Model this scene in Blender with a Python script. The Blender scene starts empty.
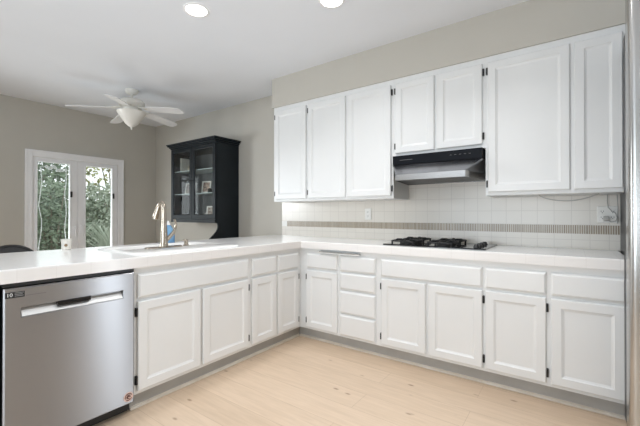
import bpy, bmesh, math, random
from mathutils import Vector, Matrix
R = math.radians
sc = bpy.context.scene
col = sc.collection
random.seed(4)

# ------------------------------------------------------------------ camera, world, light, exposure
cam = bpy.data.cameras.new('camera')
cam.lens = 350.24 * 36.0 / 640.0
cam.sensor_width = 36.0
cam.clip_start = .02
cam_o = bpy.data.objects.new('camera', cam)
cam_o.location = (2.0934, -2.5883, 1.1646)
cam_o.rotation_euler = (math.pi / 2 + .0045, 0, .6242)
col.objects.link(cam_o)
sc.camera = cam_o

sc.view_settings.view_transform = 'Standard'
sc.view_settings.look = 'None'
sc.view_settings.gamma = 1.0
sc.view_settings.use_curve_mapping = False
sc.view_settings.exposure = -0.42
sc.cycles.max_bounces = 10
sc.cycles.diffuse_bounces = 6
sc.cycles.glossy_bounces = 4
sc.cycles.transparent_max_bounces = 12
sc.cycles.caustics_reflective = False
sc.cycles.caustics_refractive = False
sc.cycles.sample_clamp_indirect = 8.0
sc.cycles.use_denoising = True

world = bpy.data.worlds.new('sky')
sc.world = world
world.use_nodes = True
wbg = world.node_tree.nodes['Background']
wbg.inputs[0].default_value = (.93, .97, 1.0, 1)
wbg.inputs[1].default_value = 2.3


def area(name, loc, rot, sx, sy, power, color=(1, 1, 1), spread=180):
    d = bpy.data.lights.new(name, 'AREA')
    d.shape = 'RECTANGLE'
    d.size, d.size_y, d.energy, d.color = sx, sy, power, color
    d.spread = R(spread)
    o = bpy.data.objects.new(name, d)
    o.location, o.rotation_euler = loc, rot
    col.objects.link(o)
    return o


# daylight by the glazed doors and dining window, plus lamps added on the kitchen side
area('added_kitchen_light', (.9, -4.62, 1.5), (R(90), 0, 0), 2.6, 1.5, 18, (.80, .90, 1))  # added fill lamp; no window is known behind the camera
area('added_ceiling_fill', (.9, -4.60, 1.1), (R(130), 0, 0), 2.6, .9, 76, (.80, .90, 1))  # added lamp aimed upward to brighten the ceiling
area('added_side_light', (3.34, -.26, 1.15), (0, R(90), R(12)), 1.9, .22, 24, (.80, .90, 1))  # added lamp that makes the bright streak on the dishwasher
area('daylight_dining_window', (-3.60, -2.75, 1.5), (0, R(-78), R(38)), .8, .7, 31, (.93, .97, 1), 110)
area('daylight_glazed_doors', (-3.80, -.53, 1.0), (0, R(-90), 0), 1.7, 1.05, 7, (.92, .97, 1))
area('daylight_doors_from_the_ground', (-3.80, -.53, .6), (0, R(-120), 0), .9, 1.0, 9, (.92, .97, 1))

# ------------------------------------------------------------------ helpers


class MB:
    def __init__(s):
        s.bm = bmesh.new()

    def quad(s, pts):
        return s.bm.faces.new([s.bm.verts.new(p) for p in pts])

    def box(s, x0, y0, z0, x1, y1, z1):
        v = [s.bm.verts.new(p) for p in ((x0, y0, z0), (x1, y0, z0), (x1, y1, z0), (x0, y1, z0),
                                         (x0, y0, z1), (x1, y0, z1), (x1, y1, z1), (x0, y1, z1))]
        for f in ((3, 2, 1, 0), (4, 5, 6, 7), (0, 1, 5, 4), (1, 2, 6, 5), (2, 3, 7, 6), (3, 0, 4, 7)):
            s.bm.faces.new([v[i] for i in f])
        return s

    def loops(s, rings, cap0=True, cap1=True):
        """skin a list of closed rings of points (same count)"""
        vs = [[s.bm.verts.new(p) for p in r] for r in rings]
        n = len(rings[0])
        for a, b in zip(vs, vs[1:]):
            for i in range(n):
                j = (i + 1) % n
                s.bm.faces.new((a[i], a[j], b[j], b[i]))
        if cap0:
            s.bm.faces.new(list(reversed(vs[0])))
        if cap1:
            s.bm.faces.new(vs[-1])
        return s

    def lathe(s, prof, cx=0, cy=0, n=28, cap0=True, cap1=True):
        """profile of (r, z) around a vertical axis"""
        rings = [[(cx + r * math.cos(2 * math.pi * i / n), cy + r * math.sin(2 * math.pi * i / n), z) for i in range(n)]
                 for r, z in prof]
        return s.loops(rings, cap0, cap1)

    def tube(s, pts, rad, n=10):
        pts = [Vector(p) for p in pts]
        rads = rad if isinstance(rad, (list, tuple)) else [rad] * len(pts)
        rings, up = [], None
        for i, p in enumerate(pts):
            t = (pts[min(i + 1, len(pts) - 1)] - pts[max(i - 1, 0)]).normalized()
            if up is None:
                up = Vector((0, 0, 1)) if abs(t.z) < .9 else Vector((1, 0, 0))
            a = t.cross(up).normalized()
            b = a.cross(t).normalized()
            up = b
            rings.append([p + (a * math.cos(2 * math.pi * k / n) + b * math.sin(2 * math.pi * k / n)) * rads[i]
                          for k in range(n)])
        return s.loops(rings)

    def cyl(s, p0, p1, r, n=16):
        return s.tube([p0, p1], r, n)

    def prism(s, poly, a0, a1, axis='x'):
        """extrude a 2-D polygon along an axis; polygon is in the two other axes, in order"""
        def P(q, a):
            return {'x': (a, q[0], q[1]), 'y': (q[0], a, q[1]), 'z': (q[0], q[1], a)}[axis]
        return s.loops([[P(q, a0) for q in poly], [P(q, a1) for q in poly]])

    def build(s, name, m, parent=None, smooth=False, bevel=0, seg=2, subd=0):
        bmesh.ops.recalc_face_normals(s.bm, faces=s.bm.faces)
        me = bpy.data.meshes.new(name)
        s.bm.to_mesh(me)
        s.bm.free()
        me.materials.append(m)
        if smooth:
            for p in me.polygons:
                p.use_smooth = True
        o = bpy.data.objects.new(name, me)
        col.objects.link(o)
        if parent:
            o.parent = parent
        if bevel:
            b = o.modifiers.new('bevel', 'BEVEL')
            b.width, b.segments, b.limit_method, b.angle_limit = bevel, seg, 'ANGLE', R(40)
        if subd:
            b = o.modifiers.new('subdivision', 'SUBSURF')
            b.levels = b.render_levels = subd
        if smooth:
            try:
                me.set_sharp_from_angle(angle=R(45))
            except Exception:
                pass
        return o


def tag(o, label=None, cat=None, group=None, kind=None):
    if label:
        o['label'] = label
    if cat:
        o['category'] = cat
    if group:
        o['group'] = group
    if kind:
        o['kind'] = kind
    return o


def empty(name, loc, rz=0, label=None, cat=None, group=None, kind=None):
    o = bpy.data.objects.new(name, None)
    o.empty_display_size = .05
    o.location = loc
    o.rotation_euler = (0, 0, rz)
    col.objects.link(o)
    return tag(o, label, cat, group, kind)


def lab(o, label):
    o['label'] = label
    return o


def struct(name, mb, m, **k):
    o = mb.build(name, m, **k)
    o['kind'] = 'structure'
    return o


def dup(root, loc, label=None, group=None, rz=None):
    r = root.copy()
    col.objects.link(r)
    r.location = loc
    if rz is not None:
        r.rotation_euler = (0, 0, rz)
    if label:
        r['label'] = label
    if group:
        r['group'] = group
    for ch in list(root.children):
        c = ch.copy()
        col.objects.link(c)
        c.parent = r
        for g in list(ch.children):
            d = g.copy()
            col.objects.link(d)
            d.parent = c
    return r


# ------------------------------------------------------------------ materials
def mat(name, c, rough=.5, metal=0, spec=.5, **k):
    m = bpy.data.materials.new(name)
    m.use_nodes = True
    b = m.node_tree.nodes['Principled BSDF']
    b.inputs['Base Color'].default_value = (*c, 1)
    b.inputs['Roughness'].default_value = rough
    b.inputs['Metallic'].default_value = metal
    b.inputs['Specular IOR Level'].default_value = spec
    for q, v in k.items():
        b.inputs[q.replace('_', ' ')].default_value = v
    return m


def nt(m):
    t = m.node_tree
    return t, t.nodes, t.links, t.nodes['Principled BSDF']


def noisy(m, c0, c1, scale=(1, 1, 1), nscale=4.0, detail=4, bump=0, rough=None):
    """break a flat colour up with object-space noise"""
    t, N, L, b = nt(m)
    tc = N.new('ShaderNodeTexCoord')
    mp = N.new('ShaderNodeMapping')
    mp.inputs['Scale'].default_value = scale
    nz = N.new('ShaderNodeTexNoise')
    nz.inputs['Scale'].default_value = nscale
    nz.inputs['Detail'].default_value = detail
    rp = N.new('ShaderNodeValToRGB')
    rp.color_ramp.elements[0].position, rp.color_ramp.elements[1].position = .3, .7
    rp.color_ramp.elements[0].color, rp.color_ramp.elements[1].color = (*c0, 1), (*c1, 1)
    L.new(tc.outputs['Object'], mp.inputs[0])
    L.new(mp.outputs[0], nz.inputs['Vector'])
    L.new(nz.outputs['Fac'], rp.inputs[0])
    L.new(rp.outputs[0], b.inputs['Base Color'])
    if bump:
        bp = N.new('ShaderNodeBump')
        bp.inputs['Strength'].default_value = bump
        bp.inputs['Distance'].default_value = .002
        L.new(nz.outputs['Fac'], bp.inputs['Height'])
        L.new(bp.outputs[0], b.inputs['Normal'])
    if rough:
        mr = N.new('ShaderNodeMapRange')
        mr.inputs['To Min'].default_value, mr.inputs['To Max'].default_value = rough
        L.new(nz.outputs['Fac'], mr.inputs[0])
        L.new(mr.outputs[0], b.inputs['Roughness'])
    return m


def tiles(name, plane, c0, c1, grout, w, h, ox=0, oy=0, mortar=.003, rough=.25, offset=0.0, bump=.3):
    """a grid of tiles from the brick texture; plane gives the two object axes it lies in"""
    m = mat(name, c0, rough)
    t, N, L, b = nt(m)
    tc = N.new('ShaderNodeTexCoord')
    sp = N.new('ShaderNodeSeparateXYZ')
    cb = N.new('ShaderNodeCombineXYZ')
    L.new(tc.outputs['Object'], sp.inputs[0])
    for i, (ax, off) in enumerate(zip(plane, (ox, oy))):
        ad = N.new('ShaderNodeMath')
        ad.operation = 'SUBTRACT'
        ad.inputs[1].default_value = off
        L.new(sp.outputs['xyz'.index(ax)], ad.inputs[0])
        L.new(ad.outputs[0], cb.inputs[i])
    br = N.new('ShaderNodeTexBrick')
    br.offset = offset
    br.squash = 1.0
    br.inputs['Scale'].default_value = 1.0
    br.inputs['Color1'].default_value = (*c0, 1)
    br.inputs['Color2'].default_value = (*c1, 1)
    br.inputs['Mortar'].default_value = (*grout, 1)
    br.inputs['Mortar Size'].default_value = mortar
    br.inputs['Mortar Smooth'].default_value = .2
    br.inputs['Brick Width'].default_value = w
    br.inputs['Row Height'].default_value = h
    L.new(cb.outputs[0], br.inputs['Vector'])
    L.new(br.outputs['Color'], b.inputs['Base Color'])
    bp = N.new('ShaderNodeBump')
    bp.invert = True
    bp.inputs['Strength'].default_value = bump
    bp.inputs['Distance'].default_value = .001
    L.new(br.outputs['Fac'], bp.inputs['Height'])
    L.new(bp.outputs[0], b.inputs['Normal'])
    return m


def plank_floor():
    m = mat('oak_planks', (.6, .5, .38), .42)
    t, N, L, b = nt(m)
    tc = N.new('ShaderNodeTexCoord')
    br = N.new('ShaderNodeTexBrick')
    br.offset = .37
    br.inputs['Scale'].default_value = 1.0
    br.inputs['Color1'].default_value = (.625, .480, .350, 1)
    br.inputs['Color2'].default_value = (.675, .525, .390, 1)
    br.inputs['Mortar'].default_value = (.50, .37, .26, 1)
    br.inputs['Mortar Size'].default_value = .0015
    br.inputs['Mortar Smooth'].default_value = .3
    br.inputs['Bias'].default_value = 0
    br.inputs['Brick Width'].default_value = 1.6
    br.inputs['Row Height'].default_value = .19
    L.new(tc.outputs['Object'], br.inputs['Vector'])
    # grain along x
    mp = N.new('ShaderNodeMapping')
    mp.inputs['Scale'].default_value = (1.3, 14, 1)
    L.new(tc.outputs['Object'], mp.inputs[0])
    nz = N.new('ShaderNodeTexNoise')
    nz.inputs['Scale'].default_value = 3.0
    nz.inputs['Detail'].default_value = 7
    nz.inputs['Distortion'].default_value = .6
    L.new(mp.outputs[0], nz.inputs['Vector'])
    r1 = N.new('ShaderNodeValToRGB')
    r1.color_ramp.elements[0].position, r1.color_ramp.elements[1].position = .32, .68
    r1.color_ramp.elements[0].color = (.92, .905, .885, 1)
    r1.color_ramp.elements[1].color = (1.03, 1.03, 1.03, 1)
    L.new(nz.outputs['Fac'], r1.inputs[0])
    mx = N.new('ShaderNodeMix')
    mx.data_type = 'RGBA'
    mx.blend_type = 'MULTIPLY'
    mx.inputs[0].default_value = 1
    L.new(br.outputs['Color'], mx.inputs[6])
    L.new(r1.outputs[0], mx.inputs[7])
    # knots
    mp2 = N.new('ShaderNodeMapping')
    mp2.inputs['Scale'].default_value = (3.6, 7.5, 1)
    L.new(tc.outputs['Object'], mp2.inputs[0])
    vo = N.new('ShaderNodeTexVoronoi')
    vo.inputs['Scale'].default_value = 1.0
    L.new(mp2.outputs[0], vo.inputs['Vector'])
    r2 = N.new('ShaderNodeValToRGB')
    r2.color_ramp.elements[0].position, r2.color_ramp.elements[1].position = .035, .10
    r2.color_ramp.elements[0].color = (.42, .33, .27, 1)
    r2.color_ramp.elements[1].color = (1, 1, 1, 1)
    L.new(vo.outputs['Distance'], r2.inputs[0])
    m2 = N.new('ShaderNodeMix')
    m2.data_type = 'RGBA'
    m2.blend_type = 'MULTIPLY'
    m2.inputs[0].default_value = .85
    L.new(mx.outputs[2], m2.inputs[6])
    L.new(r2.outputs[0], m2.inputs[7])
    L.new(m2.outputs[2], b.inputs['Base Color'])
    return m


def glass_mat(name, tint=(.97, .985, .98)):
    m = bpy.data.materials.new(name)
    m.use_nodes = True
    t = m.node_tree
    N, L = t.nodes, t.links
    N.clear()
    out = N.new('ShaderNodeOutputMaterial')
    mx = N.new('ShaderNodeMixShader')
    tr = N.new('ShaderNodeBsdfTransparent')
    tr.inputs[0].default_value = (*tint, 1)
    gl = N.new('ShaderNodeBsdfGlossy')
    gl.inputs['Roughness'].default_value = .01
    fr = N.new('ShaderNodeFresnel')
    fr.inputs['IOR'].default_value = 1.6
    ge = N.new('ShaderNodeNewGeometry')
    iv = N.new('ShaderNodeMath')
    iv.operation = 'SUBTRACT'
    iv.inputs[0].default_value = 1.0
    L.new(ge.outputs['Backfacing'], iv.inputs[1])
    mu = N.new('ShaderNodeMath')
    mu.operation = 'MULTIPLY'
    L.new(fr.outputs[0], mu.inputs[0])
    L.new(iv.outputs[0], mu.inputs[1])
    L.new(mu.outputs[0], mx.inputs[0])
    L.new(tr.outputs[0], mx.inputs[1])
    L.new(gl.outputs[0], mx.inputs[2])
    L.new(mx.outputs[0], out.inputs[0])
    return m


def steel(name, c, rough, stretch, aniso=.0, var=.06):
    m = mat(name, c, rough, 1.0)
    t, N, L, b = nt(m)
    tc = N.new('ShaderNodeTexCoord')
    mp = N.new('ShaderNodeMapping')
    mp.inputs['Scale'].default_value = stretch
    nz = N.new('ShaderNodeTexNoise')
    nz.inputs['Scale'].default_value = 6
    nz.inputs['Detail'].default_value = 5
    L.new(tc.outputs['Object'], mp.inputs[0])
    L.new(mp.outputs[0], nz.inputs['Vector'])
    mr = N.new('ShaderNodeMapRange')
    mr.inputs['To Min'].default_value, mr.inputs['To Max'].default_value = rough - var, rough + var
    L.new(nz.outputs['Fac'], mr.inputs[0])
    L.new(mr.outputs[0], b.inputs['Roughness'])
    b.inputs['Anisotropic'].default_value = aniso
    if aniso:                       # brushed sideways: reflections are drawn out up and down
        cv = N.new('ShaderNodeCombineXYZ')
        cv.inputs[2].default_value = 1.0
        L.new(cv.outputs[0], b.inputs['Tangent'])
    return m


def emit(name, c, s):
    m = mat(name, c, .5)
    b = m.node_tree.nodes['Principled BSDF']
    b.inputs['Emission Color'].default_value = (*c, 1)
    b.inputs['Emission Strength'].default_value = s
    return m


M = {}
M['greige'] = noisy(mat('greige_paint', (.45, .43, .39), .7), (.515, .492, .442), (.535, .512, .462), nscale=3)
M['ceiling'] = noisy(mat('ceiling_paint', (.80, .80, .80), .8), (.80, .825, .87), (.82, .845, .89), nscale=2)
M['floor'] = plank_floor()
M['white'] = noisy(mat('cabinet_paint', (.80, .79, .77), .38), (.745, .752, .75), (.77, .777, .775), nscale=2.5)
M['white_in'] = mat('cabinet_underside', (.62, .60, .55), .5)
M['toe'] = noisy(mat('toe_kick_vinyl_and_shade', (.5, .5, .49), .45), (.36, .35, .33), (.41, .40, .38), nscale=6)  # vinyl grey, with the shade of the recess worked into the colour
M['shoe'] = noisy(mat('shoe_moulding_paint', (.72, .68, .61), .45), (.60, .53, .44), (.72, .67, .60), nscale=7)
M['door_white'] = noisy(mat('door_paint', (.82, .82, .82), .35), (.87, .87, .88), (.90, .90, .91), nscale=3)
M['tile'] = tiles('backsplash_tile', 'xz', (.735, .695, .635), (.76, .72, .66), (.64, .60, .55), .108, .108, .901, 1.087, .0022)
M['mosaic'] = tiles('mosaic_sticks', 'xz', (.23, .175, .12), (.34, .275, .20), (.60, .56, .49), .0135, .2, .0, 1.0, .0026, bump=.4)
M['counter'] = tiles('counter_tile', 'xy', (.85, .845, .835), (.87, .865, .855), (.79, .78, .765), .152, .152, .03, -.032, .002, rough=.16, bump=.15)
M['counter_edge'] = tiles('counter_edge_tile', 'xz', (.82, .80, .785), (.83, .815, .80), (.785, .765, .75), .152, 1.0, .03, 0, .002, rough=.18, bump=.1)
M['counter_edge_y'] = tiles('counter_edge_tile_peninsula', 'yz', (.82, .80, .785), (.83, .815, .80), (.785, .765, .75), .152, 1.0, .03, 0, .002, rough=.18, bump=.1)
M['black'] = noisy(mat('black_paint', (.012, .012, .013), .4), (.010, .010, .011), (.016, .016, .017), nscale=5)
M['iron'] = noisy(mat('cast_iron', (.015, .015, .016), .5), (.010, .010, .011), (.02, .02, .021), nscale=30, bump=.3)
M['black_gloss'] = mat('black_glass', (.008, .008, .009), .08)
M['hood_black'] = noisy(mat('hood_control_panel', (.006, .007, .010), .4, 0, .12), (.005, .006, .009), (.008, .009, .012), nscale=4)
M['rubber'] = mat('dark_shadow_gap_rubber', (.01, .01, .01), .7)
M['steel_dw'] = steel('brushed_steel_door', (.37, .37, .38), .36, (1, 1, 60), 1.0, .03)
M['steel_fr'] = steel('brushed_steel_refrigerator', (.52, .515, .505), .24, (60, 60, 1), .0)
M['steel_hood'] = steel('brushed_steel_hood', (.34, .345, .365), .22, (1, 40, 40), .0)
M['steel_lip'] = mat('polished_steel', (.58, .57, .555), .16, 1.0)
M['steel_bright'] = mat('satin_bright_steel', (.62, .62, .61), .42, .9)
M['nickel'] = noisy(mat('brushed_nickel', (.62, .56, .48), .25, 1.0), (.37, .32, .26), (.44, .385, .32), nscale=20)
M['hutch'] = noisy(mat('dark_teal_paint', (.007, .012, .016), .34, 0, .3), (.0045, .008, .011), (.008, .013, .018), nscale=4)
M['hutch_in'] = mat('hutch_interior_paint', (.14, .15, .155), .5)
M['glass'] = glass_mat('window_glass')
M['glass_shelf'] = mat('shelf_glass_edge', (.55, .65, .66), .15)
M['sink'] = mat('white_enamel', (.84, .83, .81), .12)
M['fan'] = noisy(mat('fan_enamel', (.72, .71, .66), .35), (.76, .75, .70), (.82, .81, .77), nscale=5)
M['blade'] = noisy(mat('fan_blade_white', (.80, .80, .80), .4), (.77, .77, .78), (.82, .82, .82), (1, 1, 1), 6)
M['shade'] = mat('frosted_glass_shade', (.82, .80, .75), .35, Transmission_Weight=.0)
M['plastic'] = mat('outlet_plastic', (.80, .79, .76), .35)
M['slot'] = mat('outlet_slots', (.05, .05, .05), .6)
M['cord'] = mat('grey_cord', (.42, .41, .39), .5)
M['blue'] = noisy(mat('blue_bottle', (.05, .16, .36), .12), (.12, .27, .46), (.20, .38, .56), nscale=9)
M['cream'] = noisy(mat('cream_ceramic', (.74, .71, .64), .35), (.70, .67, .60), (.78, .75, .69), nscale=20)
M['wick'] = mat('brown_stamp', (.25, .17, .09), .6)
M['photo'] = noisy(mat('printed_photo', (.3, .2, .16), .4), (.10, .07, .07), (.70, .52, .42), nscale=34, detail=1)
M['photo_b'] = noisy(mat('printed_photo_pale', (.3, .2, .16), .4), (.16, .10, .08), (.62, .55, .48), nscale=28, detail=1)
M['frame_white'] = mat('white_photo_frame', (.78, .76, .72), .4)
M['tan'] = noisy(mat('tan_cloth', (.42, .36, .27), .7), (.34, .29, .21), (.50, .44, .34), nscale=30)
M['lamp'] = emit('downlight_lens', (1, .95, .86), 9)
M['sticker'] = mat('sticker_paper', (.70, .52, .46), .5)
M['sticker_dark'] = mat('sticker_print', (.10, .035, .03), .5)
M['label_white'] = mat('label_white_print', (.75, .75, .73), .5)
M['label_grey'] = mat('label_grey_print', (.22, .22, .22), .5)
M['bulb'] = mat('frosted_bulb', (.85, .87, .86), .3)

# ------------------------------------------------------------------ room shell
H = 2.66
XF, XR, YB, YF = -3.67, 3.40, .62, -4.70
struct('floor', MB().box(XF, YF, -.08, XR, YB, 0), M['floor'])
struct('ceiling', MB().box(XF - .1, YF - .1, H, XR + .1, YB + .1, H + .1), M['ceiling'])
struct('wall_back', MB().box(XF - .1, YB, -.08, XR + .1, YB + .1, H), M['greige'])
DY0, DY1, DZ = -1.075, .012, 1.945      # opening for the pair of glazed doors
w = MB()
w.box(XF - .1, YF, -.08, XF, -3.35, H).box(XF - .1, -2.15, -.08, XF, DY0, H)
w.box(XF - .1, -3.35, -.08, XF, -2.15, .9).box(XF - .1, -3.35, 2.0, XF, -2.15, H)
w.box(XF - .1, DY1, -.08, XF, YB, H)
w.box(XF - .1, DY0, DZ, XF, DY1, H)
struct('wall_left', w, M['greige'])
w = MB()
w.box(XR, YF, -.08, XR + .1, -.44, H).box(XR, -.08, -.08, XR + .1, YB, H)
w.box(XR, -.44, -.08, XR + .1, -.08, .12).box(XR, -.44, 2.2, XR + .1, -.08, H)
struct('wall_right', w, M['greige'])
w = MB()
w.box(XF - .1, YF - .1, -.08, -.4, YF, H).box(2.2, YF - .1, -.08, XR + .1, YF, H)
w.box(-.4, YF - .1, -.08, 2.2, YF, .75).box(-.4, YF - .1, 2.25, 2.2, YF, H)
struct('wall_front', w, M['greige'])
struct('wall_soffit', MB().box(-.60, .243, 2.34, XR, YB, H), M['greige'])
# dining side of the peninsula
struct('wall_peninsula', MB().box(-.86, -2.16, 0, -.80, YB, .852), M['greige'])

# backsplash: square tiles with a band of thin vertical sticks
w = MB()
w.box(-.78, .610, .914, 2.62, YB, 1.024)
w.box(-.78, .610, 1.087, 2.62, YB, 1.72)
bs = struct('wall_backsplash', w, M['tile'])
lab(MB().box(-.70, .609, 1.024, 2.62, YB, 1.087).build('mosaic_band', M['mosaic'], bs), 'band of thin tan and brown stick tiles')
lab(MB().box(-.78, .609, 1.024, -.70, YB, 1.087).build('band_end_tile', M['plastic'], bs), 'plain white end of the tile band')

# unseen kitchen window behind the camera, added to light the room
win = MB()
for a in ((-.4, -4.78, .75, -.34, -4.68, 2.25), (2.14, -4.78, .75, 2.2, -4.68, 2.25), (-.34, -4.78, .75, 2.14, -4.68, .81),
          (-.34, -4.78, 2.19, 2.14, -4.68, 2.25), (.87, -4.77, .81, .93, -4.69, 2.19)):
    win.box(*a)
w1 = struct('added_window_1', win, M['door_white'])
MB().box(-.34, -4.745, .81, .87, -4.739, 2.19).box(.93, -4.745, .81, 2.14, -4.739, 2.19).build('glass_pane', M['glass'], w1)

win = MB()  # unseen narrow side window, added for the streak on the dishwasher
for a in ((3.40, -.44, .12, 3.50, -.39, 2.2), (3.40, -.13, .12, 3.50, -.08, 2.2), (3.40, -.39, .12, 3.50, -.13, .18), (3.40, -.39, 2.14, 3.50, -.13, 2.2)):
    win.box(*a)
w2 = struct('added_window_2', win, M['door_white'])
MB().box(3.445, -.39, .18, 3.451, -.13, 2.14).build('glass_pane', M['glass'], w2)
# dining window beside the glazed doors, out of the frame
win = MB()
for a in ((-3.77, -3.35, .9, -3.67, -3.30, 2.0), (-3.77, -2.20, .9, -3.67, -2.15, 2.0), (-3.77, -3.30, .9, -3.67, -2.20, .95), (-3.77, -3.30, 1.95, -3.67, -2.20, 2.0)):
    win.box(*a)
w3 = struct('window_3', win, M['door_white'])
MB().box(-3.725, -3.30, .95, -3.719, -2.20, 1.95).build('glass_pane', M['glass'], w3)

# pair of glazed doors in the far wall
t1 = MB()
for a, b_, c, d in ((-1.145, 0, DY0 + .01, 2.02), (DY1 - .01, 0, .082, 2.02), (DY0 + .01, DZ - .01, DY1 - .01, 2.02)):
    t1.box(XF, a, b_, XF + .022, c, d)
for a, b_, c, d in ((-1.145, 0, -1.12, 2.02), (.057, 0, .082, 2.02), (-1.12, 1.995, .057, 2.02)):
    t1.box(XF + .0221, a, b_, XF + .034, c, d)
struct('trim_1', t1, M['door_white'], bevel=.003)


def leaf(name, y0, y1, gy0, gy1, z1=1.935, gz0=.26, gz1=1.875, hy=0, ly=0):
    x0, x1 = XF - .06, XF - .015
    m = MB()
    m.box(x0, y0, .01, x1, gy0, z1).box(x0, gy1, .01, x1, y1, z1)
    m.box(x0, gy0, .01, x1, gy1, gz0).box(x0, gy0, gz1, x1, gy1, z1)
    d = struct(name, m, M['door_white'], bevel=.003)
    s = MB()
    for a in ((gy0 - .018, gz0 - .018, gy0, gz1 + .018), (gy1, gz0 - .018, gy1 + .018, gz1 + .018),
              (gy0, gz0 - .018, gy1, gz0), (gy0, gz1, gy1, gz1 + .018)):
        s.box(x1, a[0], a[1], x1 + .012, a[2], a[3])
    s.build('glazing_bead', M['door_white'], d, bevel=.004)
    MB().box(x0 + .019, gy0, gz0, x0 + .025, gy1, gz1).build('glass_pane', M['glass'], d)
    hd = MB()
    hd.box(x1, hy - .018, .86, x1 + .008, hy + .018, 1.10)
    hd.tube([(x1 + .008, hy, 1.0), (x1 + .04, hy, 1.0), (x1 + .045, hy, .94), (x1 + .045, hy, .86)], .009)
    hd.build('door_handle', M['door_white'], d, smooth=True)
    if ly:
        k = MB().box(x1 + .012, ly - .012, 1.41, x1 + .03, ly + .012, 1.49)
        lab(k.build('catch', M['black'], d, bevel=.004), 'small black sliding catch')
    return d


leaf('door_1', DY0 + .004, -.535, -1.005, -.635, hy=-.575, ly=-.622)
leaf('door_2', -.531, DY1 - .004, -.435, -.075, hy=-.490, ly=-.062)

# shoe moulding along the toe kicks
m = MB()
m.prism([(-.050, 0), (-.036, 0), (-.038, .012), (-.050, .018)], -1.555, .036, 'y')
struct('trim_2', m, M['shoe'])
m = MB()
m.prism([(.050, 0), (.036, 0), (.038, .012), (.050, .018)], -.036, 2.350, 'x')
struct('trim_3', m, M['shoe'])

# ------------------------------------------------------------------ cabinets
ZT, ZB = .852, .1026


def rect(u0, z0, u1, z1, y):
    return [(u0, y, z0), (u1, y, z0), (u1, y, z1), (u0, y, z1)]


def panel_door(root, u0, z0, u1, z1, hinge=None, fw=.052, name='door'):
    """frame-and-panel door standing 20 mm proud of the face frame (local -y is outward)"""
    m = MB()
    y = -.0205
    rings = [rect(u0, z0, u1, z1, -.0005), rect(u0, z0, u1, z1, y + .005), rect(u0 + .005, z0 + .005, u1 - .005, z1 - .005, y)]
    a = fw
    rings.append(rect(u0 + a, z0 + a, u1 - a, z1 - a, y))
    rings.append(rect(u0 + a + .004, z0 + a + .004, u1 - a - .004, z1 - a - .004, y + .004))
    rings.append(rect(u0 + a + .016, z0 + a + .016, u1 - a - .016, z1 - a - .016, y + .008))
    m.loops(rings)
    d = m.build(name, M['white'], root)
    if hinge:
        hu = u0 - .006 if hinge == 'l' else u1 + .006
        for hz in (z0 + .062, z1 - .062):
            h = MB()
            h.box(hu - .006, -.004, hz - .026, hu + .006, 0, hz + .026)
            h.cyl((hu, -.012, hz - .024), (hu, -.012, hz + .024), .0065, 10)
            lab(h.build('hinge', M['black'], d), 'black surface hinge')
    return d


def drawer(root, u0, z0, u1, z1, name='drawer_front'):
    m = MB()
    m.loops([rect(u0, z0, u1, z1, -.0005), rect(u0, z0, u1, z1, -.010),
             rect(u0 + .012, z0 + .014, u1 - .012, z1 - .014, -.020)])
    return m.build(name, M['white'], root)


def base(loc, rz, width, depth, label, group, shift=0, toe=(0, 0)):
    r = empty('base_cabinet', loc, rz, label, 'cabinet', group)
    m, zt = MB(), ZT - .001
    m.box(shift, 0, ZB, width, .020, zt).box(shift, depth - .012, ZB, width, depth, zt)
    m.box(shift, .020, ZB, shift + .016, depth - .012, zt).box(width - .016, .020, ZB, width, depth - .012, zt)
    m.box(shift + .016, .020, ZB, width - .016, depth - .012, ZB + .018)
    m.build('cabinet_body', M['white'], r)
    lab(MB().box(toe[0], .05, 0, width + toe[1], .07, ZB).build('toe_kick', M['toe'], r), 'recessed toe kick, grey from vinyl and painted shade')
    return r


DZ0, DZ1, RZ0, RZ1 = .125, .650, .668, .808
G1 = 'white base cabinets of the kitchen'
# --- back run (faces -y); local u = x - x0
c = base((.0, 0, 0), 0, .437, .60, 'white corner base cabinet with one drawer and door, left of the drawer stack', G1, toe=(-.05, 0))
panel_door(c, .087, DZ0, .424, DZ1, 'l')
drawer(c, .087, .672, .424, RZ1)
c = base((.437, 0, 0), 0, .378, .60, 'white base cabinet with a stack of four drawers', G1)
for z0, z1 in ((.676, RZ1), (.520, .662), (.313, .503), (.120, .299)):
    drawer(c, .014, z0, .357, z1)
c = base((.815, 0, 0), 0, .798, .60, 'wide white base cabinet with two doors below the gas cooktop', G1)
panel_door(c, .032, DZ0, .392, DZ1, 'l')
panel_door(c, .412, DZ0, .782, DZ1, 'r')
drawer(c, .026, RZ0, .782, RZ1, 'false_drawer_front')
c = base((1.613, 0, 0), 0, .366, .60, 'white base cabinet with one drawer and one door, right of the cooktop cabinet', G1)
panel_door(c, .002, DZ0, .348, DZ1, 'r')
drawer(c, .001, RZ0, .350, RZ1)
c = base((1.979, 0, 0), 0, .371, .60, 'white base cabinet at the right end of the run beside the refrigerator', G1)
panel_door(c, .008, DZ0, .358, DZ1, None)
drawer(c, .008, RZ0, .358, RZ1)
# --- peninsula (faces +x); local u = y - y0, rotated a quarter turn
Q = math.pi / 2
c = base((0, -1.555, 0), Q, .915, .79, 'wide white sink cabinet with two doors, right of the dishwasher', G1)
panel_door(c, .017, DZ0, .445, DZ1, 'l')
panel_door(c, .465, DZ0, .886, DZ1, 'r')
drawer(c, .017, RZ0, .886, .812, 'false_drawer_front')
c = base((0, -.640, 0), Q, .640, .79, 'white peninsula cabinet with two narrow doors and two small drawers', G1, toe=(0, .05))
panel_door(c, .010, DZ0, .288, DZ1, None)
panel_door(c, .314, DZ0, .593, DZ1, 'r')
drawer(c, .010, RZ0, .288, RZ1)
drawer(c, .314, RZ0, .593, RZ1)
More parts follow.
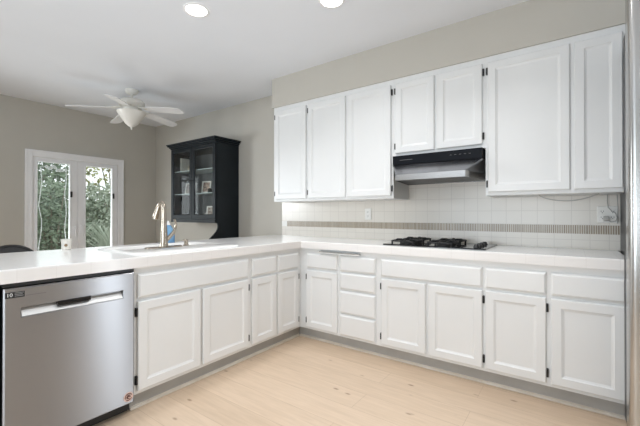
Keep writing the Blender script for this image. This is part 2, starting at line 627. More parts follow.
# end panel left of the dishwasher
o = MB().box(-.79, -2.172, 0, .0, -2.152, ZT).build('end_panel', M['white'])
tag(o, 'white end panel at the left edge of the dishwasher', 'panel')

# --- wall cabinets; local face at y = 0
G2 = 'white wall cabinets under the soffit'
YU, ZU0, ZU1 = .253, 1.3057, 2.339


def upper(x0, x1, z0, label):
    r = empty('wall_cabinet', (x0, YU, z0), 0, label, 'cabinet', G2)
    MB().box(0, 0, 0, x1 - x0, .352, ZU1 - z0).build('cabinet_body', M['white'], r)
    return r


DT = 2.290
u = upper(-.578, -.109, ZU0, 'tall white single-door wall cabinet at the left end of the row')
panel_door(u, .030, .024, .457, DT - ZU0, 'l')
u = upper(-.109, .835, ZU0, 'tall white double-door wall cabinet left of the range hood')
panel_door(u, .016, .024, .461, DT - ZU0, 'l')
panel_door(u, .483, .024, .925, DT - ZU0, 'r')
u = upper(.835, 1.570, 1.662, 'short white double-door wall cabinet above the range hood')
panel_door(u, .024, .028, .357, DT - 1.662, 'l')
panel_door(u, .377, .028, .715, DT - 1.662, 'r')
u = upper(1.570, 2.362, ZU0, 'tall white double-door wall cabinet between range hood and refrigerator')
panel_door(u, .018, .024, .513, DT - ZU0, 'l')
panel_door(u, .535, .024, .778, DT - ZU0, None)

# ------------------------------------------------------------------ countertop (L-shaped, tiled, cut out for the sink)
ct = empty('countertop', (0, 0, 0), 0, 'L-shaped white tiled countertop with thick tiled edge', 'countertop')
SX0, SX1, SY0, SY1 = -.64, -.10, -1.49, -.72
m = MB()
X0, X1, YE = -.90, .020, -2.18
m.box(X0, YE, ZT, X1, SY0, .914).box(X0, SY1, ZT, X1, .609, .914)
m.box(X0, SY0, ZT, SX0, SY1, .914).box(SX1, SY0, ZT, X1, SY1, .914)
m.box(X1, -.020, ZT, 2.350, .609, .914)
m.build('counter_top', M['counter'], ct)


def edge_profile():
    return [(0, 0), (.012, 0), (.0125, .055), (.011, .061), (.007, .0635), (0, .0635)]


m = MB()
m.loops([[(X1 + q[0], yy if e == 0 else -.020 - q[0], ZT + .0005 + q[1]) for q in edge_profile()] for e, yy in ((0, YE), (1, 0))])
lab(m.build('edge_band', M['counter_edge_y'], ct), 'rounded white edge tiles along the peninsula')
m = MB()
m.loops([[(X1 + q[0] if e == 0 else 2.350, -.020 - q[0], ZT + .0005 + q[1]) for q in edge_profile()] for e in (0, 1)])
lab(m.build('edge_band', M['counter_edge'], ct), 'rounded white edge tiles along the back run')


def rrect(x0, y0, x1, y1, r, z, n=6):
    pts = []
    for cx, cy, a0 in ((x1 - r, y1 - r, 0), (x0 + r, y1 - r, 90), (x0 + r, y0 + r, 180), (x1 - r, y0 + r, 270)):
        for i in range(n + 1):
            a = R(a0 + 90 * i / n)
            pts.append((cx + r * math.cos(a), cy + r * math.sin(a), z))
    return pts


# sink: enamel drop-in with a rounded rim and a wide faucet deck
sk = empty('kitchen_sink', (0, 0, .914), 0, 'white enamel drop-in sink with rounded rim in the peninsula counter', 'sink')
a = (-.70, -1.50, -.055, -.66)
m = MB()
b0 = (SX0 + .02, SY0 + .02, -.40, SY1 - .02)
m.loops([rrect(*a, .09, .0003), rrect(a[0] + .004, a[1] + .004, a[2] - .004, a[3] - .004, .088, .007),
         rrect(a[0] + .016, a[1] + .016, a[2] - .016, a[3] - .016, .08, .011),
         rrect(b0[0] - .008, b0[1] - .008, b0[2] + .008, b0[3] + .008, .06, .008),
         rrect(*b0, .055, .0), rrect(b0[0] + .02, b0[1] + .02, b0[2] - .02, b0[3] - .02, .05, -.17)], cap0=False)
m.build('basin', M['sink'], sk, smooth=True)
lab(MB().lathe([(.045, -.1695), (.045, -.166), (.02, -.167)], (b0[0] + b0[2]) / 2, (b0[1] + b0[3]) / 2).build('drain', M['nickel'], sk, smooth=True), 'round metal drain')

# faucet
zf = .9255
fa = empty('faucet', (-.305, -1.19, zf), 0, 'brushed nickel pull-down faucet standing on the sink deck', 'faucet')
m = MB()
m.loops([rrect(-.030, -.140, .030, .140, .029, .0), rrect(-.030, -.140, .030, .140, .029, .006),
         rrect(-.025, -.135, .025, .135, .024, .009)])
lab(m.build('base_plate', M['nickel'], fa, smooth=True), 'long rounded base plate')
m = MB()
m.lathe([(.030, .009), (.028, .02), (.024, .05), (.022, .12), (.0185, .16), (.016, .24), (.0155, .27)])
m.build('faucet_body', M['nickel'], fa, smooth=True)
m = MB()
m.tube([(0, 0, .262), (0, 0, .290), (-.006, 0, .309), (-.020, -.001, .322), (-.036, -.003, .324), (-.050, -.005, .314), (-.058, -.006, .300)],
       [.0155, .0155, .0155, .0155, .0155, .016, .0165], 14)
m.build('spout', M['nickel'], fa, smooth=True)
m = MB()
m.tube([(-.058, -.006, .300), (-.066, -.008, .275), (-.076, -.010, .245), (-.088, -.012, .212), (-.089, -.012, .208)], [.0175, .021, .025, .029, .025], 14)
m.build('spray_head', M['nickel'], fa, smooth=True)
m = MB()
m.tube([(.0, .018, .055), (.002, .040, .075), (.004, .070, .105), (.006, .087, .140), (.006, .089, .170), (.006, .078, .205)], [.016, .0145, .012, .010, .009, .008], 12)
m.build('handle', M['nickel'], fa, smooth=True)
so = empty('soap_dispenser', (-.330, -.995, zf), 0, 'short nickel dispenser cap right of the faucet', 'soap dispenser')
MB().lathe([(.022, 0), (.022, .006), (.016, .010), (.015, .036), (.017, .040), (.015, .046)]).build('dispenser_body', M['nickel'], so, smooth=True)
MB().tube([(0, 0, .040), (-.012, -.004, .044), (-.030, -.010, .040)], [.007, .006, .005]).build('nozzle', M['nickel'], so, smooth=True)
bt = empty('soap_bottle', (-.765, -.885, .9145), 0, 'blue plastic bottle standing behind the faucet', 'bottle')
MB().lathe([(.050, 0), (.055, .006), (.055, .06), (.048, .10), (.036, .135), (.022, .155), (.015, .160)]).build('bottle_body', M['blue'], bt, smooth=True)
MB().lathe([(.017, .160), (.017, .178), (.009, .180), (.008, .196)]).build('cap', M['plastic'], bt, smooth=True)

# little cream candle pot at the counter's far edge
cp = empty('candle_pot', (-.855, -1.611, .9145), 0, 'small cream candle pot at the far edge of the counter', 'candle')
MB().lathe([(.026, 0), (.030, .004), (.029, .04), (.033, .068), (.034, .074), (.030, .073), (.027, .06), (.027, .055)], n=20).build('pot', M['cream'], cp, smooth=True)
MB().lathe([(.0265, .050), (.0265, .056), (.004, .057), (.002, .064)], n=16).build('candle', M['frame_white'], cp, smooth=True)
m = MB()
m.cyl((.0286, -.012, .032), (.0320, -.0135, .032), .010, 14)
lab(m.build('stamp', M['wick'], cp), 'round brown stamp')

# pull-out board in the rail above the drawers
o = empty('cutting_board', (.445, 0, .816), 0, 'pull-out cutting board edge under the counter above the drawers', 'cutting board')
MB().box(-.205, -.030, .000, .205, -.0005, .017).build('board', M['white'], o, bevel=.003)
lab(MB().box(-.205, -.032, .010, .205, -.004, .0195).build('metal_strip', M['steel_lip'], o, bevel=.002), 'thin bright metal strip along the edge')

# ------------------------------------------------------------------ dishwasher
dw = empty('dishwasher', (0, -2.147, 0), Q, 'stainless steel dishwasher with pocket handle under the peninsula counter', 'dishwasher')
W = .584
lab(MB().box(.004, .03, .02, W - .004, .57, .842).build('tub', M['black'], dw), 'black tub and control edge')
lab(MB().box(.004, .055, .002, W - .004, .075, .078).build('toe_panel', M['black'], dw), 'black toe panel')
lab(MB().box(.002, -.012, .833, W - .002, .03, .8505).build('control_strip', M['black'], dw), 'black control strip above the door')
P0, P1, PZ0, PZ1 = .064, .522, .688, .738
yf = -.030
m = MB()
z0, z1 = .080, .829
out_b = rect(.003, z0, W - .003, z1, .028)
r0 = rect(.003, z0, W - .003, z1, yf + .006)
r1 = rect(.009, z0 + .006, W - .009, z1 - .006, yf)
r2 = rect(P0, PZ0, P1, PZ1, yf)
r3 = [(P0 + .003, yf + .004, PZ0 + .003), (P1 - .003, yf + .004, PZ0 + .003), (P1 - .003, yf + .004, PZ1 - .003), (P0 + .003, yf + .004, PZ1 - .003)]
r4 = [(P0 + .004, yf + .026, PZ1 - .012), (P1 - .004, yf + .026, PZ1 - .012), (P1 - .004, yf + .026, PZ1 - .004), (P0 + .004, yf + .026, PZ1 - .004)]
m.loops([out_b, r0, r1, r2, r3, r4])
m.build('door_panel', M['steel_dw'], dw)
m = MB()
lip = [(yf + .0035, PZ0 + .0035), (yf + .0248, PZ1 - .0125), (yf + .0243, PZ1 - .0105), (yf + .001, PZ0 + .006)]
m.loops([[(xx, q[0], q[1]) for q in lip] for xx in (P0 + .005, P1 - .005)])
lab(m.build('handle_lip', M['steel_bright'], dw), 'bright polished lip of the pocket handle')
lab(MB().box(.207, yf - .0025, .714, .354, yf + .03, .737).build('latch', M['black_gloss'], dw, bevel=.003), 'black latch in the middle of the handle')
sl = MB().box(.008, yf - .0016, .785, .078, yf - .0002, .812).build('label_sticker', M['black'], dw)
lab(sl, 'black label with a white 10')


def text(s, size, parent, loc, m, name='lettering', rot=(Q, 0, 0), ext=.0004):
    cu = bpy.data.curves.new(name, 'FONT')
    cu.body, cu.size, cu.extrude = s, size, ext
    cu.align_x, cu.align_y = 'CENTER', 'CENTER'
    tmp = bpy.data.objects.new(name + '_curve', cu)
    col.objects.link(tmp)
    dg = bpy.context.evaluated_depsgraph_get()
    me = bpy.data.meshes.new_from_object(tmp.evaluated_get(dg))
    bpy.data.objects.remove(tmp)
    me.materials.clear()
    me.materials.append(m)
    o = bpy.data.objects.new(name, me)
    col.objects.link(o)
    o.parent = parent
    o.location, o.rotation_euler = loc, rot
    return o


text('10', .023, sl, (.0235, yf - .0022, .7985), M['label_white'])
m = MB()
for k, (a, b_) in enumerate(((.042, .074), (.042, .070), (.042, .075))):
    m.box(a, yf - .0022, .791 + .007 * k, b_, yf - .0016, .7945 + .007 * k)
lab(m.build('small_print', M['label_grey'], sl), 'grey lines of small print')
lab(MB().box(.082, yf - .001, .788, .160, yf - .0002, .7905).build('maker_mark', M['label_grey'], dw), 'thin dark line of maker lettering')
m = MB()
m.cyl((.548, yf - .0015, .122), (.548, yf - .0002, .122), .027, 28)
st = lab(m.build('round_sticker', M['sticker'], dw), 'round pinkish sticker with dark print')
m = MB()
for r0_, a0, a1 in ((.019, 20, 200), (.019, 230, 330), (.010, 40, 300)):
    m.tube([(.548 + r0_ * math.cos(R(t)), yf - .0018, .122 + r0_ * math.sin(R(t))) for t in range(a0, a1 + 1, 20)], .0022, 6)
m.tube([(.540, yf - .0018, .118), (.548, yf - .0018, .126), (.558, yf - .0018, .121)], .003, 6)
m.build('sticker_print', M['sticker_dark'], st)

# ------------------------------------------------------------------ gas cooktop
ck = empty('gas_cooktop', (1.205, .33, .914), 0, 'black gas cooktop with iron grates set in the tiled counter', 'cooktop')
m = MB()
m.loops([rrect(-.395, -.255, .395, .255, .02, .0003), rrect(-.395, -.255, .395, .255, .02, .006), rrect(-.388, -.248, .388, .248, .016, .010)])
m.build('glass_top', M['black_gloss'], ck)
bpos = [(-.235, -.12), (-.235, .12), (.065, -.12), (.065, .12)]
for bx, by in bpos:
    b_ = MB().lathe([(.050, .0098), (.048, .016), (.036, .020), (.034, .026), (.0, .0262)], bx, by, 20).build('burner', M['iron'], ck, smooth=True)
    MB().lathe([(.032, .0262), (.033, .031), (.028, .034), (.0, .0345)], bx, by, 20).build('burner_cap', M['black'], b_, smooth=True)
for bx, by in bpos:
    m = MB()
    zt, hw = .034, .098
    m.tube([p_ for p_ in rrect(bx - hw, by - hw, bx + hw, by + hw, .03, zt)] + [rrect(bx - hw, by - hw, bx + hw, by + hw, .03, zt)[0]], .0065, 8)
    for dx, dy in ((1, 0), (-1, 0), (0, 1), (0, -1)):
        p = Vector((bx, by, 0))
        e = Vector((dx, dy, 0))
        m.tube([p + e * hw + Vector((0, 0, zt)), p + e * hw * .8 + Vector((0, 0, zt + .011)), p + e * .040 + Vector((0, 0, zt + .011)), p + e * .030 + Vector((0, 0, zt + .003))], .0065, 8)
        q = Vector((dx - dy, dx + dy, 0)) * (hw - .009)
        m.cyl(p + q + Vector((0, 0, .0098)), p + q + Vector((0, 0, zt)), .008, 8)
    lab(m.build('grate', M['iron'], ck, smooth=True), 'cast iron grate over one burner')
for k, (kx, ky) in enumerate(((.315, -.15), (.315, -.05), (.315, .05), (.315, .15))):
    MB().lathe([(.024, .0098), (.022, .014), (.018, .017), (.015, .030), (.012, .032)], kx, ky, 18).build('knob', M['black'], ck, smooth=True)

# ------------------------------------------------------------------ range hood
hd = empty('range_hood', (1.2025, YU, 1.435), 0, 'stainless under-cabinet range hood with black control band', 'range hood')
hx = .354
lab(MB().box(-hx, -.050, .148, hx, .30, .2265).build('control_band', M['hood_black'], hd, bevel=.002), 'black control band with small markings')
# steel visor: flares forward and narrows toward the lip
TY, TZ, LY, LZ = -.050, .146, -.190, .052
m = MB()
lx = .268
m.loops([[(-hx, .30, TZ), (-hx, TY, TZ), (hx, TY, TZ), (hx, .30, TZ)],
         [(-hx, .30, LZ), (-lx, LY, LZ), (lx, LY, LZ), (hx, .30, LZ)]])
m.build('visor', M['steel_hood'], hd)
m = MB()
m.loops([[(-hx, .30, LZ - .001), (-lx, LY, LZ - .001), (lx, LY, LZ - .001), (hx, .30, LZ - .001)],
         [(-hx, .30, .004), (-lx, LY - .004, .004), (lx, LY - .004, .004), (hx, .30, .004)]], cap1=False)
lab(m.build('lip', M['steel_lip'], hd), 'polished lower lip')
m = MB()
m.loops([[(-hx + .003, .297, .012), (-lx + .003, LY + .004, .012), (lx - .003, LY + .004, .012), (hx - .003, .297, .012)],
         [(-hx + .003, .297, .006), (-lx + .003, LY + .004, .006), (lx - .003, LY + .004, .006), (hx - .003, .297, .006)]])
lab(m.build('filter', M['black'], hd), 'dark underside filter')
m = MB()
for a, b_ in ((-.29, -.18),):
    m.box(a, -.0512, .186, b_, -.0502, .1885)
lab(m.build('maker_mark', M['label_grey'], hd), 'thin grey line of maker lettering')
for k in range(5):
    MB().box(.12 + .035 * k, -.0512, .190, .135 + .035 * k, -.0502, .192).build('switch_mark', M['label_grey'], hd)

# ------------------------------------------------------------------ refrigerator at the right edge
fr = empty('refrigerator', (2.774, .1, 0), 0, 'tall stainless refrigerator cut off by the right edge of the photo', 'refrigerator')
lab(MB().box(2.364 - 2.774, -.15, .0, .10, .50, 2.20).build('refrigerator_body', M['black'], fr), 'dark refrigerator body')
lab(MB().box(2.309 - 2.76, -.32, .06, .10, -.155, 2.13).build('side_frame', M['black'], fr, bevel=.004), 'black gap and frame behind the door')
m = MB()
dx0, dy0, dy1 = 2.302 - 2.76, -.430, -.322
prof = []
rr = .028
for i in range(9):
    a_ = R(180 + 90 * i / 8)
    prof.append((dx0 + rr + rr * math.cos(a_), dy0 + rr + rr * math.sin(a_)))
prof += [(.10, dy0), (.10, dy1), (dx0, dy1)]
m.prism(prof, .03, 2.30, 'z')
m.build('refrigerator_door', M['steel_fr'], fr, smooth=True)

# ------------------------------------------------------------------ outlets and cords
def outlet(x, z, w, h, label, gang=1):
    r = empty('wall_outlet', (x, .609, z), 0, label, 'outlet')
    m = MB()
    m.loops([rect(-w / 2, -h / 2, w / 2, h / 2, 0), rect(-w / 2, -h / 2, w / 2, h / 2, -.003), rect(-w / 2 + .004, -h / 2 + .004, w / 2 - .004, h / 2 - .004, -.006)])
    m.build('cover_plate', M['plastic'], r)
    for gx in ([0] if gang == 1 else [-w / 4, w / 4]):
        for gz in (-.021, .021):
            s_ = MB().box(gx - .016, -.0078, gz - .014, gx + .016, -.0055, gz + .014).build('socket', M['plastic'], r, bevel=.003)
            k = MB()
            k.box(gx - .008, -.0084, gz - .003, gx - .0055, -.0076, gz + .007)
            k.box(gx + .0055, -.0084, gz - .003, gx + .008, -.0076, gz + .007)
            k.cyl((gx, -.0084, gz - .008), (gx, -.0076, gz - .008), .0028, 8)
            k.build('slots', M['slot'], s_)
    return r


outlet(.398, 1.170, .072, .116, 'white single wall outlet in the backsplash left of the cooktop')
outlet(2.295, 1.165, .114, .118, 'white double wall outlet in the backsplash beside the refrigerator', 2)
cd = empty('power_cord', (2.275, .60, 1.16), 0, 'grey power cord hanging from cabinet to the outlet beside the refrigerator', 'cord')
m = MB()
m.tube([(.02, -.012, .145), (.018, -.016, .10), (.022, -.02, .055), (.040, -.024, .03), (.062, -.024, .015), (.070, -.022, -.015), (.064, -.022, -.04), (.040, -.024, -.046), (.012, -.026, -.030)], .0032, 8)
m.build('cable', M['cord'], cd, smooth=True)
lab(MB().box(-.004, -.034, -.040, .028, -.0005, -.006).build('plug', M['cord'], cd, bevel=.006), 'grey plug pushed into the outlet')
m = MB()
m.tube([(.072, -.006, .145), (.076, -.006, .06), (.073, -.006, -.06)], .0028, 6)
m.build('cable', M['cord'], cd, smooth=True)
m = MB()
pts = []
for i in range(15):
    t = i / 14
    pts.append((1.90 + .34 * t, .40, 1.3025 - .042 * math.sin(math.pi * min(1, t * 1.05)) ** .7 if 0 < i < 14 else 1.3035))
m.tube(pts, .0032, 8)
o = m.build('loose_cable', M['cord'], smooth=True)
tag(o, 'thin grey cable sagging beneath the right wall cabinet', 'cable')

# ------------------------------------------------------------------ recessed ceiling lights
def downlight(x, y, label):
    r = empty('recessed_light', (x, y, H), 0, label, 'ceiling light', 'recessed kitchen downlights')
    m = MB()
    m.lathe([(.092, -.0005), (.092, -.004), (.088, -.007), (.076, -.006), (.074, -.0015)], cap0=False, cap1=False)
    m.build('trim_ring', M['door_white'], r, smooth=True)
    MB().lathe([(.076, -.0012), (.076, -.004), (.05, -.0048)]).build('lens', M['lamp'], r, smooth=True)
    d = bpy.data.lights.new('downlight', 'AREA')
    d.shape, d.size, d.energy, d.color = 'DISK', .15, 7.5, (.97, .98, 1)
    d.spread = R(125)
    o = bpy.data.objects.new('downlight', d)
    o.location, o.parent = (0, 0, -.02), r
    col.objects.link(o)
    return r


downlight(-.132, -1.045, 'round recessed downlight above the sink, left one of the two')
downlight(.735, -.565, 'round recessed downlight at the top edge, nearer the soffit')
downlight(1.70, -.75, 'added unseen downlight out of the frame above the right end of the counter')  # unseen lamp added to brighten the right part of the counter
downlight(1.75, -1.90, 'added unseen downlight out of the frame above the kitchen floor')  # unseen lamp added for more light from above
downlight(1.0, -2.9, 'added unseen downlight out of the frame behind the camera')  # another unseen lamp added to light the kitchen

# ------------------------------------------------------------------ ceiling fan
fn = empty('ceiling_fan', (-2.2, -.5, H), 0, 'white five-blade ceiling fan with bowl light over the dining area', 'ceiling fan')
MB().lathe([(.075, -.0005), (.076, -.012), (.066, -.035), (.040, -.052), (.018, -.056)]).build('canopy', M['fan'], fn, smooth=True)
MB().cyl((0, 0, -.050), (0, 0, -.105), .014).build('downrod', M['fan'], fn, smooth=True)
MB().lathe([(.020, -.098), (.055, -.103), (.105, -.118), (.140, -.142), (.146, -.165), (.138, -.190), (.105, -.212), (.085, -.222)]).build('motor_housing', M['fan'], fn, smooth=True)
MB().lathe([(.085, -.2215), (.080, -.245), (.062, -.262), (.055, -.275)]).build('switch_housing', M['fan'], fn, smooth=True)
sh = MB().lathe([(.052, -.2745), (.150, -.262), (.160, -.266), (.157, -.276), (.135, -.310), (.105, -.355), (.070, -.405), (.035, -.435), (.012, -.444)], cap0=False).build('bowl_shade', M['shade'], fn, smooth=True)
lab(MB().lathe([(.012, -.443), (.016, -.452), (.008, -.462), (.010, -.470), (.002, -.478)]).build('finial', M['fan'], sh, smooth=True), 'small turned finial')
for k in range(5):
    ang = R(28 + 72 * k)
    rot = Matrix.Rotation(ang, 4, 'Z')
    tilt = Matrix.Rotation(R(-11), 4, 'X')
    m = MB()
    prof = [(.21, -.052), (.30, -.062), (.45, -.068), (.58, -.070), (.625, -.062), (.648, -.040), (.655, 0),
            (.648, .040), (.625, .062), (.58, .070), (.45, .068), (.30, .062), (.21, .052)]
    rings = []
    for z in (-.004, .004):
        rings.append([rot @ (tilt @ Vector((x, y, z)) + Vector((0, 0, -.238 - .042 * (x - .2) / .45))) for x, y in prof])
    m.loops(rings)
    bl = m.build('blade', M['blade'], fn)
    m = MB()
    for s in (-1, 1):
        m.tube([rot @ Vector(p) for p in ((.085, s * .012, -.205), (.13, s * .018, -.220), (.18, s * .030, -.232), (.25, s * .026, -.236 - s * .006))], [.009, .009, .008, .007], 8)
    m.loops([[rot @ (tilt @ Vector((x, y, z)) + Vector((0, 0, -.233))) for x, y in ((.19, -.04), (.27, -.03), (.285, 0), (.27, .03), (.19, .04), (.175, 0))] for z in (-.003, .003)])
    lab(m.build('blade_bracket', M['fan'], bl, smooth=True), 'ornate cream bracket')

# ------------------------------------------------------------------ dark hutch against the back wall
ht = empty('hutch', (-2.068, .23, 0), 0, 'tall black-teal hutch with two glass doors against the back wall', 'hutch')
hw = .497
HB, HT_ = 1.058, 2.085
D = .385
m = MB()
m.box(-hw + .022, .0, HB, hw - .022, D, HB + .045)
m.build('bottom_board', M['hutch'], ht)
MB().box(-hw, 0.022, HT_ - .0399, hw, D, HT_).build('top_board', M['hutch'], ht)
for s in (-1, 1):
    MB().box(s * hw, 0, HB, s * (hw - .0219), .0215, HB + .045).build('corner_block', M['hutch'], ht)
lab(MB().box(-hw + .022, D - .012, HB + .045, hw - .022, D, HT_ - .04).build('back_panel', M['hutch_in'], ht), 'dark inner back panel')
# the left side ends at the case; the right one reaches down with a curved front
MB().box(-hw, .022, HB + .0, -hw + .0215, D, HT_ - .04).build('side_panel', M['hutch'], ht)
m = MB()
poly = [(.022, HT_ - .04), (.022, HB)]
for i in range(9):
    t = i / 8
    poly.append((.045 - .125 * (1 - math.cos(t * math.pi / 2)) + .02 * math.sin(t * math.pi), HB - .01 - .19 * t))
poly += [(-.08, 0), (D, 0), (D, HT_ - .04)]
m.prism(poly, hw - .0215, hw, 'x')
m.build('side_panel', M['hutch'], ht)
m = MB()
for k, (ov, z0, z1) in enumerate(((.008, HT_, HT_ + .02), (.022, HT_ + .02, HT_ + .038), (.040, HT_ + .038, HT_ + .056), (.050, HT_ + .056, HT_ + .07))):
    m.box(-hw - ov, -ov + .0, z0, hw + ov, D, z1)
m.build('crown', M['hutch'], ht, bevel=.006)
for zz in (1.445, 1.765):
    MB().box(-hw + .023, .045, zz, hw - .023, D - .013, zz + .009).build('shelf', M['glass_shelf'], ht)
for x0, x1, s in ((-hw + .003, -.002, 1), (.002, hw - .003, -1)):
    fwid = .048
    z0, z1 = HB + .047, HT_ - .003
    m = MB()
    oi = [rect(x0, z0, x1, z1, .021), rect(x0, z0, x1, z1, .001), rect(x0 + .004, z0 + .004, x1 - .004, z1 - .004, -.002),
          rect(x0 + fwid, z0 + .055, x1 - fwid, z1 - fwid, -.002), rect(x0 + fwid + .008, z0 + .063, x1 - fwid - .008, z1 - fwid - .008, .008),
          rect(x0 + fwid + .008, z0 + .063, x1 - fwid - .008, z1 - fwid - .008, .021)]
    m.loops(oi + [oi[0]], False, False)
    d = m.build('door', M['hutch'], ht)
    MB().box(x0 + fwid + .0082, .010, z0 + .0632, x1 - fwid - .0082, .014, z1 - fwid - .0082).build('glass_pane', M['glass'], d)
    kx = x1 - .03 if s > 0 else x0 + .03
    k = MB()
    k.tube([(kx, -.002, 1.62), (kx, -.022, 1.62), (kx - .0 + s * .012, -.026, 1.62)], [.006, .009, .011], 10)
    lab(k.build('knob', M['black'], d, smooth=True), 'small black knob')

# things kept in the hutch (world coordinates, shelves at these heights)
S0, S1, S2 = HB + .0455, 1.4545, 1.7745


def photo_frame(x, y, z, w, h, rz, label, pm, lean=-.16):
    r = empty('photo_frame', (x, y, z), rz, label, 'photo frame')
    rot = Matrix.Rotation(lean, 4, 'X')
    m = MB()
    b_ = .018
    for a in ((-w / 2, 0, -w / 2 + b_, h), (w / 2 - b_, 0, w / 2, h), (-w / 2 + b_, 0, w / 2 - b_, b_), (-w / 2 + b_, h - b_, w / 2 - b_, h)):
        m.box(a[0], -.008, a[1], a[2], .008, a[3])
    m.bm.transform(rot)
    m.build('frame', M['frame_white'], r)
    m = MB().box(-w / 2 + b_, -.003, b_, w / 2 - b_, .006, h - b_)
    m.bm.transform(rot)
    lab(m.build('photograph', pm, r), 'small printed photograph')
    return r


photo_frame(-1.935, .36, S1 + .002, .150, .165, R(14), 'white framed photo leaning on the hutch middle shelf, right side', M['photo'])
photo_frame(-1.83, .36, S0 + .002, .150, .175, R(18), 'white framed photo at the bottom right of the hutch', M['photo_b'])
photo_frame(-2.42, .44, S1 + .002, .23, .17, R(4), 'wide framed photo on the hutch middle shelf, left side', M['photo_b'])
o = empty('bud_vase', (-1.765, .40, S1), 0, 'small white vase at the right end of the hutch middle shelf', 'vase')
MB().lathe([(.018, 0), (.028, .02), (.028, .045), (.014, .075), (.016, .09)], n=18).build('vase_body', M['frame_white'], o, smooth=True)
o = MB().lathe([(.024, 0), (.030, .015), (.024, .05), (.012, .062)], n=18).build('ornament', M['black'], smooth=True)
o.location = (-1.825, .34, S1)
tag(o, 'little black ornament beside the white vase in the hutch', 'ornament')
for k, (x, hh, lb) in enumerate(((-2.00, .085, 'white note card standing at the bottom of the hutch, left of the other card'), (-1.93, .095, 'white note card next to the bottom photo frame in the hutch'))):
    m = MB()
    m.loops([[(-.03, 0, 0), (.03, 0, 0), (.03, .03, hh), (-.03, .03, hh)], [(-.03, .003, 0), (.03, .003, 0), (.03, .033, hh), (-.03, .033, hh)]])
    o = m.build('note_card', M['frame_white'])
    o.location = (x, .38, S0)
    tag(o, lb, 'card', 'note cards in the hutch')
o = empty('figurine', (-2.33, .42, S2), 0, 'pale grey figurine on the top left hutch shelf', 'figurine')
MB().lathe([(.045, 0), (.048, .02), (.035, .07), (.028, .11), (.020, .125)], n=18).build('figurine_body', M['cream'], o, smooth=True)
MB().lathe([(.010, .123), (.024, .140), (.026, .158), (.014, .178), (.002, .182)], n=16).build('figurine_head', M['cream'], o, smooth=True)
o = empty('small_vase', (-2.42, .47, S2), 0, 'round tan pot between book and figurine on the top hutch shelf', 'pot')
MB().lathe([(.035, 0), (.058, .03), (.060, .07), (.040, .105), (.034, .11), (.03, .105)], n=20).build('pot_body', M['tan'], o, smooth=True)
o = empty('book', (-2.515, .43, S2), 0, 'thin upright cream book on the top left hutch shelf', 'book')
MB().box(-.014, -.07, 0, .014, .07, .20).build('pages', M['frame_white'], o)
lab(MB().box(-.017, -.074, 0, -.0142, .072, .205).box(.0142, -.074, 0, .017, .072, .205).box(-.017, -.078, 0, .017, -.0742, .205).build('cover', M['cream'], o), 'cream book cover')

# ------------------------------------------------------------------ dining chair behind the peninsula
ch = empty('dining_chair', (-1.62, -1.70, 0), R(90), 'black round-backed dining chair behind the left end of the counter', 'chair')
m = MB()
m.loops([rrect(-.21, -.20, .21, .20, .10, .43), rrect(-.215, -.205, .215, .205, .10, .445), rrect(-.20, -.19, .20, .19, .09, .462)])
m.build('seat', M['black'], ch, smooth=True)
for sx in (-1, 1):
    for sy in (-1, 1):
        MB().tube([(sx * .15, sy * .14, .432), (sx * .20, sy * .20, 0)], [.017, .012]).build('leg', M['black'], ch, smooth=True)
m = MB()
hoop = []
for i in range(21):
    a_ = math.pi * i / 20
    hoop.append((-.21 * math.cos(a_), .15 + .07 * math.sin(a_), .455 + .437 * math.sin(a_) ** .42))
m.tube(hoop, .014, 10)
m.build('back_hoop', M['black'], ch, smooth=True)
m = MB()
ra, rb = [], []
for i in range(2, 19):
    p = hoop[i]
    ra.append((p[0], p[1] - .008, p[2]))
    rb.append((p[0], p[1] + .008, p[2]))
lo = .72
ring0 = ra + [(q[0] * .98, .15 + .06 * math.sin(math.acos(max(-1, min(1, -q[0] / .19)))) - .008, lo + .02 * math.cos(q[0] * 8)) for q in (ra[-1], ra[8], ra[0])]
ring1 = [(q[0], q[1] + .016, q[2]) for q in ring0]
m.loops([ring0, ring1])
m.build('backrest', M['black'], ch)

# ------------------------------------------------------------------ garden beyond the doors
M['patio'] = noisy(mat('patio_concrete', (.5, .48, .45), .8), (.44, .42, .39), (.54, .52, .49), nscale=3)
M['soil'] = noisy(mat('garden_ground', (.25, .25, .15), .9), (.18, .20, .10), (.34, .32, .22), nscale=2)
M['leaf_a'] = noisy(mat('leaf_dark', (.13, .19, .11), .5), (.17, .23, .16), (.30, .37, .26), nscale=3)
M['leaf_b'] = noisy(mat('leaf_grey_green', (.2, .27, .17), .5), (.28, .34, .26), (.46, .50, .40), nscale=3)
M['leaf_c'] = noisy(mat('leaf_yellow_green', (.35, .36, .15), .5), (.34, .37, .18), (.56, .54, .32), nscale=3)
M['bark'] = noisy(mat('pale_bark', (.3, .26, .2), .8), (.22, .19, .15), (.38, .34, .27), nscale=9)
M['fence'] = noisy(mat('grey_fence', (.42, .40, .37), .8), (.36, .34, .31), (.48, .46, .43), (1, 1, .2), 5)
struct('floor_patio', MB().box(-6.2, -4.5, -.12, XF - .1, 4.5, -.03), M['patio'])
struct('floor_garden', MB().box(-16, -8, -.16, -6.2, 10, -.06), M['soil'])


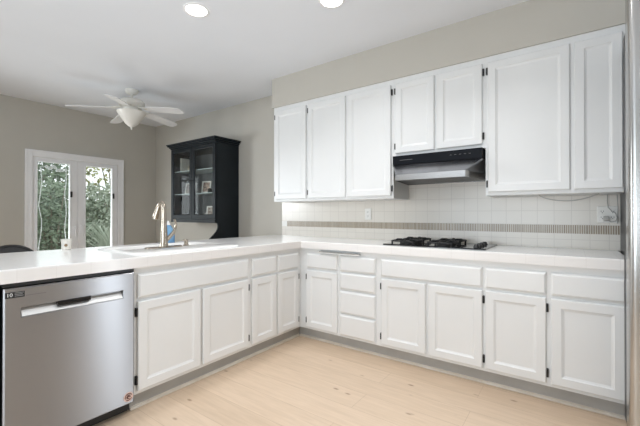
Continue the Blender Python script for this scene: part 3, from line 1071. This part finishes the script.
def shrub(x, y, h, rad, n, leafm, label, seed, stems=5, leafsize=.06, name='shrub', cz=None, squash=1.0):
    rnd = random.Random(seed)
    r = empty(name, (x, y, -.06), 0, label, 'tree' if name == 'tree' else 'shrub')
    m = MB()
    for k in range(stems):
        a = 6.283 * k / stems + rnd.random()
        q = rad * (.35 + .5 * rnd.random())
        m.tube([(.04 * math.cos(a), .04 * math.sin(a), 0), (q * .45 * math.cos(a), q * .45 * math.sin(a), h * .45), (q * math.cos(a), q * math.sin(a), h * (.8 + .15 * rnd.random()))],
               [.02 + .008 * h, .014 + .004 * h, .006], 6)
    m.build('stems', M['bark'], r, smooth=True)
    m = MB()
    zc = cz if cz is not None else h * .55
    for k in range(n):
        while True:
            p = Vector((rnd.uniform(-1, 1), rnd.uniform(-1, 1), rnd.uniform(-1, 1)))
            if .25 < p.length < 1:
                break
        hz = (h - zc) if p.z > 0 else zc * .85
        c_ = Vector((p.x * rad, p.y * rad * squash, zc + p.z * hz))
        d_ = Vector((rnd.gauss(0, 1), rnd.gauss(0, 1), rnd.gauss(-.2, .7))).normalized()
        s_ = d_.cross(Vector((rnd.gauss(0, 1), rnd.gauss(0, 1), rnd.gauss(0, 1)))).normalized()
        L_ = leafsize * rnd.uniform(.7, 1.5)
        nrm = d_.cross(s_) * L_ * .12
        m.quad([c_, c_ + d_ * L_ * .5 + s_ * L_ * .24 + nrm, c_ + d_ * L_, c_ + d_ * L_ * .5 - s_ * L_ * .24 + nrm])
    m.build('foliage', leafm, r)
    return r


shrub(-6.9, .15, 2.0, .6, 2400, M['leaf_a'], 'dense dark green shrub seen through the left glazed door', 1, leafsize=.10)
shrub(-6.7, 1.45, 1.35, .55, 1700, M['leaf_b'], 'grey-green shrub seen low through the right glazed door', 2, leafsize=.09)
shrub(-8.1, 1.55, 2.1, .7, 2000, M['leaf_b'], 'pale green bush behind the front shrubs', 3, leafsize=.12)
shrub(-10.8, 3.2, 4.2, 1.5, 1300, M['leaf_c'], 'yellow-green tree against the white sky', 5, 4, .17, 'tree', 2.7)
shrub(-9.8, .35, 4.4, 1.25, 3600, M['leaf_a'], 'tall dark tree at the left of the garden', 6, 4, .17, 'tree', 2.5)
# grass clump with arching stems in front
gr = empty('grass_clump', (-5.15, .62, -.03), 0, 'arching ornamental grass outside the right glazed door', 'plant')
rnd = random.Random(9)
m = MB()
for k in range(70):
    a = rnd.uniform(0, 6.28)
    L_ = rnd.uniform(.35, .8)
    hh = rnd.uniform(.7, 1.15)
    m.tube([(.05 * math.cos(a), .05 * math.sin(a), 0), (L_ * .35 * math.cos(a), L_ * .35 * math.sin(a), hh * .7), (L_ * .8 * math.cos(a), L_ * .8 * math.sin(a), hh), (L_ * 1.15 * math.cos(a), L_ * 1.15 * math.sin(a), hh * .85)], [.010, .009, .007, .002], 5)
m.build('blades', M['leaf_b'], gr, smooth=True)
fc = empty('garden_fence', (-12.5, 2, -.06), 0, 'grey board fence at the back of the garden', 'fence')
m = MB()
for k in range(70):
    m.box(0, -7 + .2 * k, 0, .02, -7 + .2 * k + .19, 1.75)
m.build('boards', M['fence'], fc)
m = MB().box(.021, -7, .35, .06, 7, .43).box(.021, -7, 1.35, .06, 7, 1.43)
m.build('rails', M['fence'], fc)

# string of little lights hung round the left door's glass, outside
sl = empty('string_lights', (-3.745, -.82, 1.0), 0, 'pale string of small lights hung outside around the left door pane', 'string lights')
rnd = random.Random(3)
pts = []
for i in range(16):
    pts.append((rnd.uniform(-.006, .006), -.135 + .016 * math.sin(i * 1.1) + rnd.uniform(-.006, .006), -.72 + 1.53 * i / 15))
for i in range(8):
    pts.append((0, -.125 + .27 * (i + 1) / 9, .825 + rnd.uniform(-.03, .02)))
for i in range(14):
    pts.append((rnd.uniform(-.006, .006), .155 + .010 * math.sin(i * 1.4), .81 - 1.4 * i / 13))
m = MB()
m.tube(pts, .0045, 6)
m.build('wire', M['bulb'], sl, smooth=True)
for i in range(17, 25):
    p = pts[i % len(pts)]
    MB().lathe([(.004, p[2] + .008), (.016, p[2] - .006), (.019, p[2] - .022), (.010, p[2] - .038)], p[0], p[1], 10).build('bulb', M['bulb'], sl, smooth=True)
